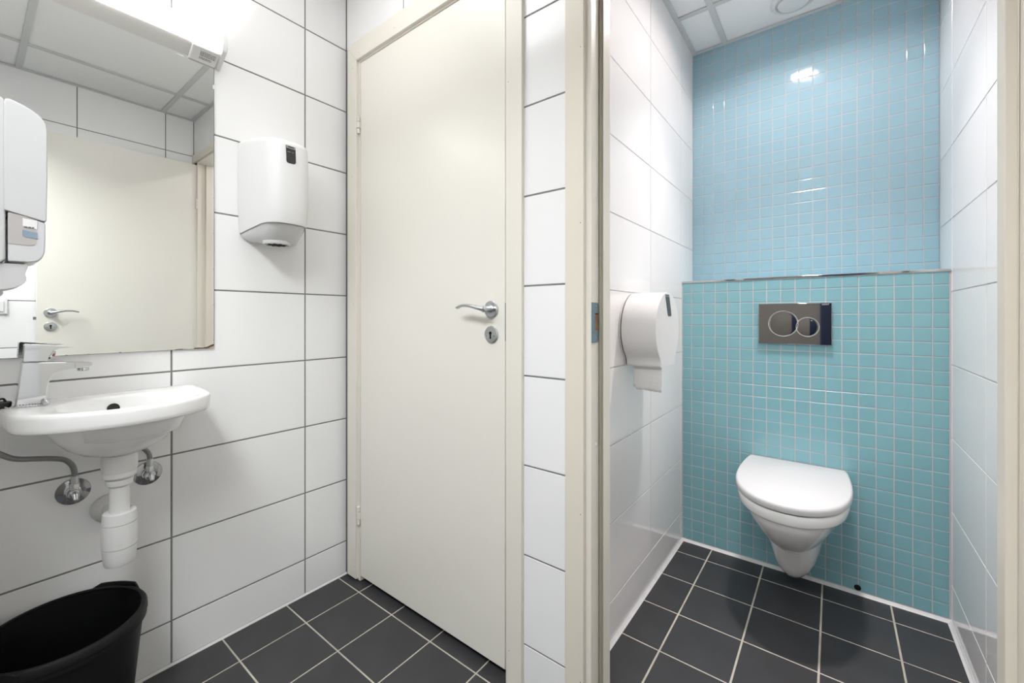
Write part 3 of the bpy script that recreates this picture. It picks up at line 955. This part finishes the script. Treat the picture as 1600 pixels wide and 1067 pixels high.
rings += [at(ins_(0.012), 0.7960), at(bo(0.136, 0.132, 2.4), 0.7950), at(bo(0.133, 0.127, 2.3), 0.780), at(bo(0.124, 0.114), 0.755), at(bo(0.105, 0.093), 0.730), at(bo(0.078, 0.068, 2), 0.712),
          at(bo(0.056, 0.046, 2), 0.704), at(bo(0.045, 0.036, 2), 0.7015)]
MB().loft(rings).build('basin_body', M['ceramic'], wbn, angle=60)
MB().lathe([(0.0125, -0.003), (0.0125, 0.0022), (0.0105, 0.0026), (0.009, 0.0012), (0.001, 0.0012)], (-1.4866, 0.238, 0.8070), (1, 0, 0.20), n=28).build('overflow_cover', M['black'], wbn)
MB().lathe([(0.022, 0.0), (0.022, 0.003), (0.016, 0.003), (0.014, 0.001), (0.001, 0.001)], (-1.388, 0.2525, 0.738), n=24).build('drain_ring', M['chrome'], wbn)

# ------------------------------------------------------------------ faucet
FXc, FYc = -1.490, 0.093
fa = thing('faucet', 'chrome single-lever mixer tap on the left end of the wash basin', 'faucet', (FXc, FYc, BZ))
prf = [(0.0713, BZ - 0.001), (0.1216, BZ - 0.001), (0.1212, BZ + 0.004)] + [tuple(p) for p in spline([(0.1208, 0.850), (0.1212, 0.866), (0.1226, 0.880), (0.1257, 0.8955), (0.1320, 0.9070), (0.1410, 0.9138), (0.1520, 0.9172), (0.1650, 0.9188)], 5)]
prf += [(0.1935, 0.9200), (0.1968, 0.9212), (0.1972, 0.9300), (0.1950, 0.9316), (0.140, 0.9362), (0.085, 0.9402), (0.0812, 0.9392)]
bdy = side(prf, FXc - 0.0195, FXc + 0.0195, 'faucet_body', M['chrome'], fa, 0.0045, angle=40)
MB().lathe([(0.0262, 0), (0.0266, 0.001), (0.0262, 0.0022), (0.0240, 0.0026)], (FXc, 0.0965, BZ - 0.0005), n=36).build('base_ring', M['chrome'], fa)
MB().box((FXc - 0.0190, 0.1655, 0.9192), (FXc + 0.0199, 0.1672, 0.9330)).build('spout_joint', M['steel'], bdy, smooth=False)
MB().lathe([(0.0100, 0.001), (0.0110, -0.001), (0.0110, -0.008), (0.0098, -0.0095), (0.004, -0.0095)], (FXc, 0.1830, 0.9195), n=24).build('aerator', M['chrome'], fa)
hb_ = [(0.0842, 0.9418), (0.1205, 0.9405), (0.1240, 0.950), (0.1310, 0.9640), (0.1400, 0.9690)] + [(0.1620, 0.9708), (0.1640, 0.9716), (0.1635, 0.9728), (0.1400, 0.9752), (0.1100, 0.9792), (0.0890, 0.9815), (0.0862, 0.9790)]
lv = side(hb_, FXc - 0.0190, FXc + 0.0190, 'lever', M['chrome'], fa, 0.0016, angle=40)
MB().lathe([(0.0105, -0.006), (0.0105, 0.0035), (0.0090, 0.0050), (0.002, 0.0050)], (FXc + 0.006, 0.1275, 0.9545), (0.35, 1, -0.42), n=24).build('lever_hub', M['chrome'], lv)
MB().lathe([(0.0036, 0), (0.0036, 0.0012)], (FXc + 0.0090, 0.1325, 0.9535), (0.35, 1, -0.42), n=14).build('temperature_dot', M['red'], lv)

# plug with its bead chain
pg = thing('basin_plug', 'black rubber basin plug on a bead chain beside the mixer tap', 'plug', (-1.500, 0.045, BZ))
MB().lathe([(0.0185, 0), (0.0205, 0.0015), (0.0215, 0.010), (0.0205, 0.0125), (0.004, 0.0125)], (-1.4985, 0.0475, BZ), n=32).build('plug_disc', M['black'], pg)
MB().tube(spline([(-1.4985, 0.0475, BZ + 0.0115), (-1.4985, 0.050, BZ + 0.0185), (-1.4985, 0.056, BZ + 0.0195), (-1.4985, 0.0595, BZ + 0.012)], 5), 0.0022, n=8).build('plug_loop', M['black'], pg)
MB().sphere((-1.4590, 0.1178, BZ + 0.0068), 0.0068, 10).build('chain_ball', M['chrome'], pg)
ch = spline([(-1.4600, 0.111, BZ + 0.002), (-1.452, 0.100, BZ + 0.0018), (-1.449, 0.086, BZ + 0.0018), (-1.4515, 0.072, BZ + 0.0018), (-1.462, 0.062, BZ + 0.0018), (-1.478, 0.058, BZ + 0.003)], 12)
mb = MB()
acc = 0
last = None
for p in ch:
    if last is None or (p - last).length > 0.0042:
        mb.sphere(p, 0.0019, 5)
        last = p
mb.build('bead_chain', M['chrome'], pg, kind='stuff')

# ------------------------------------------------------------------ bottle trap
TX, TY = -1.418, 0.2385
bt = thing('bottle_trap', 'white plastic bottle trap hanging under the wash basin', 'trap', (TX, TY, 0.44))
MB().lathe([(0.033, 0.7035), (0.0345, 0.695), (0.0345, 0.668), (0.0330, 0.6600)], (TX, TY, 0), n=40).build('waste_flange', M['pipe'], bt)
MB().lathe([(0.0310, 0.6605), (0.0325, 0.6580), (0.0318, 0.648), (0.026, 0.6420)], (TX, TY, 0), n=40).build('union_nut', M['pipe'], bt)
MB().lathe([(0.0185, 0.6425), (0.0255, 0.6410), (0.0265, 0.6380), (0.0250, 0.6280), (0.0210, 0.6240)], (TX, TY, 0), n=40).build('union_nut', M['pipe'], bt)
MB().lathe([(0.0195, 0.6260), (0.0195, 0.552)], (TX, TY, 0), n=36).build('inlet_pipe', M['pipe'], bt)
bprof = [(0.0190, 0.560), (0.0300, 0.5605), (0.0318, 0.559), (0.0328, 0.546), (0.0336, 0.5340), (0.0305, 0.5338), (0.0305, 0.5322), (0.0339, 0.5320), (0.0345, 0.505), (0.0338, 0.4750), (0.0306, 0.4748), (0.0306, 0.4732), (0.0336, 0.4730),
         (0.0318, 0.452), (0.0300, 0.4350), (0.0285, 0.4310), (0.020, 0.4295)]
MB().lathe(bprof, (TX, TY, 0), n=48).build('bottle', M['pipe'], bt, angle=40)
dvx, dvy = 1.418 / 1.438, -0.2385 / 1.438
mk = []
for k in range(13):
    q = R(-60) + R(290) * k / 12
    uu, ww = 0.0042 * math.cos(q), 0.0034 * math.sin(q)
    mk.append((TX + dvx * 0.0341 - dvy * uu, TY + dvy * 0.0341 + dvx * uu, 0.486 + ww))
MB().tube(mk, 0.0006, n=6).build('moulded_mark', M['pipe'], bt)
MB().tube([(TX - 0.02, TY, 0.528), (XL + 0.006, TY + 0.002, 0.525)], 0.016, n=24).build('outlet_pipe', M['pipe'], bt)
MB().lathe([(0.036, 0.0005), (0.036, 0.004), (0.033, 0.011), (0.024, 0.021), (0.016, 0.027)], (XL, TY + 0.003, 0.524), (1, 0, 0), n=36).build('wall_flange', M['pipe'], bt)


# ------------------------------------------------------------------ angle valves with braided hoses
def valve(y, z, hose_pts, label, group):
    o = thing('angle_valve', label, 'valve', (XL, y, z), group)
    MB().lathe([(0.0335, 0.0004), (0.0335, 0.0015), (0.0322, 0.0034), (0.024, 0.0050), (0.0165, 0.0062), (0.006, 0.0062)], (XL, y, z), (1, 0, 0), n=40).build('rosette', M['dark_chrome'], o)
    MB().lathe([(0.0150, 0.005), (0.0150, 0.010), (0.0128, 0.012), (0.0128, 0.031), (0.0112, 0.035), (0.004, 0.036)], (XL, y, z), (1, 0, 0), n=20).build('valve_body', M['chrome'], o)
    MB().lathe([(0.0082, 0.006), (0.0082, 0.016), (0.0098, 0.017), (0.0098, 0.026), (0.0080, 0.027)], (XL + 0.024, y, z), (0, 0, 1), n=6).build('compression_nut', M['chrome'], o, smooth=False)
    MB().tube([(XL + 0.034, y, z + 0.003), (XL + 0.043, y, z), (XL + 0.049, y, z - 0.009)], [(0.0062, 0.0080), (0.0064, 0.0082), (0.0042, 0.0066)], n=12).build('spindle', M['chrome'], o)
    MB().tube([(XL + 0.024, y, z + 0.026), (XL + 0.024, y, z + 0.046)], 0.0078, n=16).build('hose_ferrule', M['steel'], o)
    MB().tube(spline(hose_pts, 10), 0.0060, n=14).build('braided_hose', M['hose'], o)


v1, v2 = (0.1752, 0.589), (0.3252, 0.5925)


valve(*v1, [(XL + 0.024, v1[0], 0.633), (XL + 0.0250, 0.1745, 0.648), (XL + 0.028, 0.1695, 0.6655), (XL + 0.041, 0.1545, 0.6855), (XL + 0.050, 0.131, 0.6965), (XL + 0.057, 0.1106, 0.7030), (XL + 0.065, 0.0753, 0.7135), (XL + 0.072, 0.0514, 0.7320), (XL + 0.077, 0.0331, 0.7515), (XL + 0.080, 0.008, 0.775)],
      'chrome angle valve left of the bottle trap with a long braided hose', 'angle valves under the basin')
valve(*v2, [(XL + 0.024, v2[0], v2[1] + 0.044), (XL + 0.026, v2[0] - 0.003, v2[1] + 0.062), (XL + 0.031, v2[0] - 0.015, v2[1] + 0.080), (XL + 0.036, v2[0] - 0.032, v2[1] + 0.093), (XL + 0.040, v2[0] - 0.052, v2[1] + 0.103)],
      'chrome angle valve right of the bottle trap with a short hose', 'angle valves under the basin')

# ------------------------------------------------------------------ waste bin
WX, WY, WZ = -1.419, 0.143, 0.332
wn = thing('waste_bin', 'round black plastic waste bin without a lid under the wash basin', 'bin', (WX, WY, 0))
MB().lathe([(0.108, 0.0), (0.110, 0.003), (0.139, WZ - 0.030), (0.139, WZ - 0.008), (0.134, WZ - 0.008), (0.105, 0.006), (0.002, 0.006)], (WX, WY, 0), n=72).build('bin_body', M['bin'], wn)
MB().lathe([(0.134, WZ - 0.012), (0.1350, WZ - 0.002), (0.1385, WZ), (0.1430, WZ - 0.001), (0.1465, WZ - 0.006), (0.1472, WZ - 0.0185), (0.1452, WZ - 0.0200), (0.1456, WZ - 0.031), (0.1442, WZ - 0.031), (0.1415, WZ - 0.026), (0.139, WZ - 0.024), (0.134, WZ - 0.012)], (WX, WY, 0), n=72, cap0=False, cap1=False).build('rim', M['bin'], wn)
for a0 in (R(131), R(-55)):
    mb = MB()
    rr = []
    for k in range(13):
        f = k / 12
        a_ = a0 + R(-25) + R(50) * f
        e = min(1, 6 * f, 6 * (1 - f))
        r0, r1 = 0.1455, 0.1475 + 0.004 * e
        zt3 = WZ - 0.006 + 0.011 * e
        rr.append([(WX + r * math.cos(a_), WY + r * math.sin(a_), z) for r, z in ((r0, WZ - 0.028), (r1, WZ - 0.028), (r1, zt3), (r1 - 0.004, zt3 + 0.0005), (r0 - 0.002, WZ - 0.003))])
    mb.loft(rr)
    mb.build('grip', M['bin'], wn)

# ------------------------------------------------------------------ toilet
TCX = -0.122
to = thing('toilet', 'white wall-hung toilet with closed lid on the turquoise mosaic wall', 'toilet', (TCX, YB, 0.06))
lidh = [(0.0, 1.552), (0.030, 1.555), (0.060, 1.565), (0.090, 1.586), (0.118, 1.616), (0.142, 1.657), (0.158, 1.703), (0.1685, 1.755), (0.1740, 1.815), (0.1750, 1.880), (0.1725, 1.945), (0.1680, 2.005), (0.1640, 2.034), (0.157, 2.0488)]


def dring(halfp, z, n=96, sx=1.0, dz=None):
    s_ = [Vector((p.x, p.y)) for p in spline(halfp, 5)]
    poly = [(TCX, halfp[-1][1])] + [(TCX + p.x * sx, p.y) for p in reversed(s_)] + [(TCX - p.x * sx, p.y) for p in s_[1:]]
    return arclen(poly, n)


def lay2(poly, z, ins=0.0):
    q = inset(poly, ins) if ins else poly
    return [(p[0], p[1], z) for p in q]


LID = dring(lidh, 0)
MB().loft([lay2(LID, 0.4335, 0.008), lay2(LID, 0.4335, 0.002), lay2(LID, 0.4355, 0.0005), lay2(LID, 0.449, 0.0), lay2(LID, 0.4545, 0.002), lay2(LID, 0.4572, 0.005), lay2(LID, 0.4582, 0.0085)]).build('lid', M['seat'], to, angle=60)
SEAT = [p for p in LID]
MB().loft([lay2(SEAT, 0.4285, 0.012), lay2(SEAT, 0.4325, 0.010), lay2(SEAT, 0.4335, 0.012)]).build('seat', M['seam'], to)


def dsup(hw, yf, yr=2.0475, n=2.6, m=48):
    pts = []
    for k in range(m + 1):
        t_ = math.pi / 2 * k / m
        pts.append((hw * math.sin(t_) ** (2 / n), yr - (yr - yf) * math.cos(t_) ** (2 / n)))
    poly = [(TCX, yr)] + [(TCX + x, y) for x, y in reversed(pts)] + [(TCX - x, y) for x, y in pts[1:]]
    return arclen(poly, 96)


B = inset(LID, 0.006)
rings = [lay2(B, 0.4275, 0.012), lay2(B, 0.4290, 0.003), lay2(B, 0.4265, 0.0), lay2(B, 0.410, 0.0005), lay2(B, 0.3960, 0.002), lay2(B, 0.3925, 0.0045), lay2(B, 0.3900, 0.0085), lay2(B, 0.3880, 0.0105),
         lay2(dsup(0.1560, 1.573, n=2.7), 0.376), lay2(dsup(0.148, 1.590, n=2.6), 0.350), lay2(dsup(0.132, 1.626, n=2.4), 0.310), lay2(dsup(0.113, 1.672, n=2.3), 0.270), lay2(dsup(0.097, 1.716, n=2.2), 0.242),
         lay2(dsup(0.087, 1.745, n=2.2), 0.226), lay2(dsup(0.078, 1.770, n=2.2), 0.2165), lay2(dsup(0.060, 1.800, n=2.2), 0.212)]
MB().loft(rings).build('bowl', M['ceramic_grey'], to, angle=60)
tr = [(0.104, 1.790, 0.262), (0.1005, 1.803, 0.235), (0.0955, 1.812, 0.205), (0.0870, 1.826, 0.160), (0.0770, 1.842, 0.120), (0.0660, 1.860, 0.092), (0.0540, 1.880, 0.074), (0.0400, 1.902, 0.065), (0.0260, 1.925, 0.0625)]
MB().loft([lay2(dsup(h_, y_, n=2.15), z_) for h_, y_, z_ in tr]).build('trapway', M['ceramic_grey'], to, angle=60)

# ------------------------------------------------------------------ flush plate
fp = thing('flush_plate', 'shiny dual flush plate with two round buttons on the mosaic wall', 'flush plate', (-0.128, YB, 1.016))
FX0, FX1, FZ0, FZ1 = -0.2506, -0.0046, 0.9335, 1.0990
pb_ = MB().box((FX0, YB - 0.013, FZ0), (FX1, YB - 0.0005, FZ1)).build('plate', M['plate_chrome'], fp, bevel=0.0012)
yb = YB - 0.013
for cx, cz, r in ((-0.1635, 1.0165, 0.0520), (-0.0820, 1.0040, 0.0385)):
    rg = MB().lathe([(r - 0.0030, 0.0), (r - 0.0020, 0.0016), (r - 0.0004, 0.0018), (r + 0.0006, 0.0)], (cx, yb, cz), (0, -1, 0), n=64, cap0=False, cap1=False).build('button_ring', M['bright_ring'], fp)
    MB().lathe([(r - 0.0034, 0.0), (r - 0.0040, 0.0010), (r - 0.008, 0.0014)], (cx, yb, cz), (0, -1, 0), n=64).build('flush_button', M['plate_chrome'], fp)
txt = bpy.data.curves.new('plate_lettering', 'FONT')
txt.body = 'GEBERIT'
txt.size = 0.0062
txt.extrude = 0.0002
to_ = bpy.data.objects.new('tmp_text', txt)
C.objects.link(to_)
dg = bpy.context.evaluated_depsgraph_get()
me = bpy.data.meshes.new_from_object(to_.evaluated_get(dg))
bpy.data.objects.remove(to_)
me.materials.clear()
me.materials.append(M['plastic'])
tx = link('plate_lettering', me, fp)
tx.rotation_euler = (R(90), 0, 0)
tx.location = Vector((-0.0365, yb - 0.0003, 1.0905)) - fp.location

# ------------------------------------------------------------------ toilet paper dispenser
tp = thing('toilet_paper_dispenser', 'white round toilet paper dispenser on the left wall of the stall', 'dispenser', (XSL, 1.44, 1.0))
PC, PR_ = Vector((1.440, 1.003)), 0.1235
prof = []
a_s, a_e = R(-48), R(228)
for k in range(49):
    a_ = a_s + (a_e - a_s) * k / 48
    prof.append((PC.x + PR_ * math.cos(a_), PC.y + PR_ * math.sin(a_)))
left = [tuple(p) for p in spline([prof[-1], (1.3625, 0.900), (1.3650, 0.885), (1.3690, 0.880)], 5)][1:]
right = [tuple(p) for p in spline([(1.511, 0.880), (1.515, 0.885), (1.5175, 0.900), prof[0]], 5)][:-1]
prof = prof + left + right
PP = arclen(prof, 120)
xf = -0.4415
xring = lambda poly, x, d=0.0: [(x, p[0], p[1]) for p in (inset(poly, d) if d else poly)]
MB().prism([tuple(p) for p in prof], 'x', XSL + 0.010, xf).build('cover', M['plastic'], tp, angle=40, bevel=0.009, seg=5)
MB().loft([xring(PP, XSL + 0.0003, -0.0005), xring(PP, XSL + 0.0065, -0.0005)]).build('back_plate', M['plastic_grey'], tp, angle=50)
MB().loft([xring(PP, XSL + 0.006, 0.003), xring(PP, XSL + 0.0105, 0.003)]).build('seam', M['seam'], tp, angle=50)
bz = round_poly([(1.4390, 1.046), (1.4760, 1.046), (1.4525, 1.1110), (1.4125, 1.1110)], [0.009, 0.012, 0, 0])
b1 = MB().prism(bz, 'x', xf - 0.001, xf + 0.0010).build('level_window', M['badge_slate'], tp, smooth=False)
MB().prism([(1.4122, 1.1112), (1.4528, 1.1112), (1.4490, 1.1195), (1.4088, 1.1195)], 'x', xf - 0.001, xf + 0.0008).build('badge_strip', M['badge_strip'], b1, smooth=False)
MB().prism([(1.4180, 1.1138), (1.4455, 1.1138), (1.4440, 1.1168), (1.4165, 1.1168)], 'x', xf + 0.0002, xf + 0.0012).build('badge_lettering', M['badge_slate'], b1, smooth=False)
# the sheet hanging out of it
ps = thing('toilet_paper', 'torn sheet of toilet paper hanging from the round dispenser', 'toilet paper', (-0.49, 1.385, 0.80))
mb = MB()
random.seed(5)
n = 22
rows = []
for j in range(9):
    f = j / 8
    row = []
    for i in range(n + 1):
        x = -0.540 + (0.0955) * i / n
        zb_ = 0.8015 + 0.0010 * math.sin(i * 1.7) + random.uniform(-0.001, 0.001) - 0.003 * (i / n) + (0.006 if i < 3 else 0)
        z = 0.884 + (zb_ - 0.884) * f
        row.append((x, 1.386 + 0.003 * math.sin(i * 0.5 + f * 2) * f - 0.004 * f, z))
    rows.append(row)
vv = [[mb.bm.verts.new(p) for p in r_] for r_ in rows]
for a, b in zip(vv[:-1], vv[1:]):
    for i in range(n):
        mb.bm.faces.new((a[i], a[i + 1], b[i + 1], b[i]))
sh = mb.build('sheet', M['paper'], ps, angle=80)
so = sh.modifiers.new('thickness', 'SOLIDIFY')
so.thickness = 0.0005

# ------------------------------------------------------------------ ceiling vent and downlight in the stall
ve = thing('ceiling_vent', 'round white exhaust valve in the stall ceiling', 'vent', (VX, VY, ZC))
zp = ZC + 0.006
MB().lathe([(0.083, zp + 0.001), (0.083, zp - 0.002), (0.080, zp - 0.006), (0.072, zp - 0.010), (0.066, zp - 0.011), (0.0640, zp - 0.006), (0.0625, zp + 0.012)], (VX, VY, 0), n=64, cap0=False, cap1=False).build('valve_ring', M['plastic'], ve)
MB().lathe([(0.030, zp + 0.010), (0.050, zp - 0.002), (0.0555, zp - 0.010), (0.0555, zp - 0.014), (0.053, zp - 0.017), (0.03, zp - 0.019), (0.002, zp - 0.0195)], (VX, VY, 0), n=64).build('valve_disc', M['plastic'], ve)
MB().lathe([(0.061, zp + 0.010), (0.061, zp + 0.012)], (VX, VY, 0), n=48).build('valve_throat', M['hole'], ve)

dn = thing('downlight', 'recessed round downlight in the stall ceiling above the toilet', 'lamp', (DLX, DLY, ZC))
MB().lathe([(DLR + 0.012, zp), (DLR + 0.011, zp - 0.004), (DLR - 0.002, zp - 0.004), (DLR - 0.005, zp)], (DLX, DLY, 0), n=64, cap0=False, cap1=False).build('trim_ring', M['plastic'], dn)
MB().lathe([(DLR - 0.004, zp - 0.001), (DLR - 0.011, zp + 0.018), (DLR - 0.022, zp + 0.036), (DLR - 0.038, zp + 0.054), (0.030, zp + 0.062), (0.002, zp + 0.063)], (DLX, DLY, 0), n=64, cap0=False).build('reflector', M['reflector'], dn)
for dy in (-0.020, 0.020):
    MB().tube([(DLX - 0.058, DLY + dy, zp + 0.032), (DLX + 0.058, DLY + dy, zp + 0.032)], 0.0080, n=16).build('lamp_tube', M['tube'], dn)

# added fill light: square panel in the washroom ceiling grid, unseen above the frame
cl = thing('ceiling_lamp', 'square flat ceiling lamp set into the washroom ceiling grid', 'lamp', (-0.941, 0.4815, ZC + 0.004))
MB().box((-1.236, 0.185, ZC + 0.005), (-0.646, 0.778, ZC + 0.016)).build('lamp_frame', M['plastic'], cl, smooth=False)
MB().box((-1.215, 0.206, ZC + 0.004), (-0.667, 0.757, ZC + 0.0055)).build('lamp_panel', M['led'], cl, smooth=False)
hl = thing('ceiling_lamp', 'long flat ceiling lamp in the hallway behind the viewpoint', 'lamp', (-0.395, -0.55, 2.34))  # invented hallway lamp, added to brighten the lower walls
MB().box((-1.05, -0.76, 2.312), (0.26, -0.22, 2.3395)).build('lamp_frame', M['plastic'], hl, smooth=False)
MB().box((-1.035, -0.745, 2.309), (0.245, -0.235, 2.3125)).build('lamp_panel', M['hall'], hl, smooth=False)

bl_ = bpy.data.lights.new('downlight_beam', 'AREA')
bl_.shape = 'DISK'
bl_.size = 0.14
bl_.energy = BEAM_POWER
bl_.color = (1.0, 0.91, 0.895)
bl_.spread = R(78)
bo_ = bpy.data.objects.new('downlight_beam', bl_)
C.objects.link(bo_)
bo_.parent = dn
bo_.location = (0, 0, 0.012)
d3 = struct_empty('door_3', (-0.02, -1.9, 0), 'dark blue door at the end of the hallway')  # invented dark surface, added for the flush plate to reflect
MB().box((-0.12, -1.895, 0.0), (0.26, -1.86, 2.05)).build('door_leaf', M['navy'], d3, bevel=0.002)
MB().tube([(-0.06, -1.86, 1.33), (-0.06, -1.82, 1.33), (0.05, -1.82, 1.33)], 0.009, n=10).build('handle', M['steel'], d3)
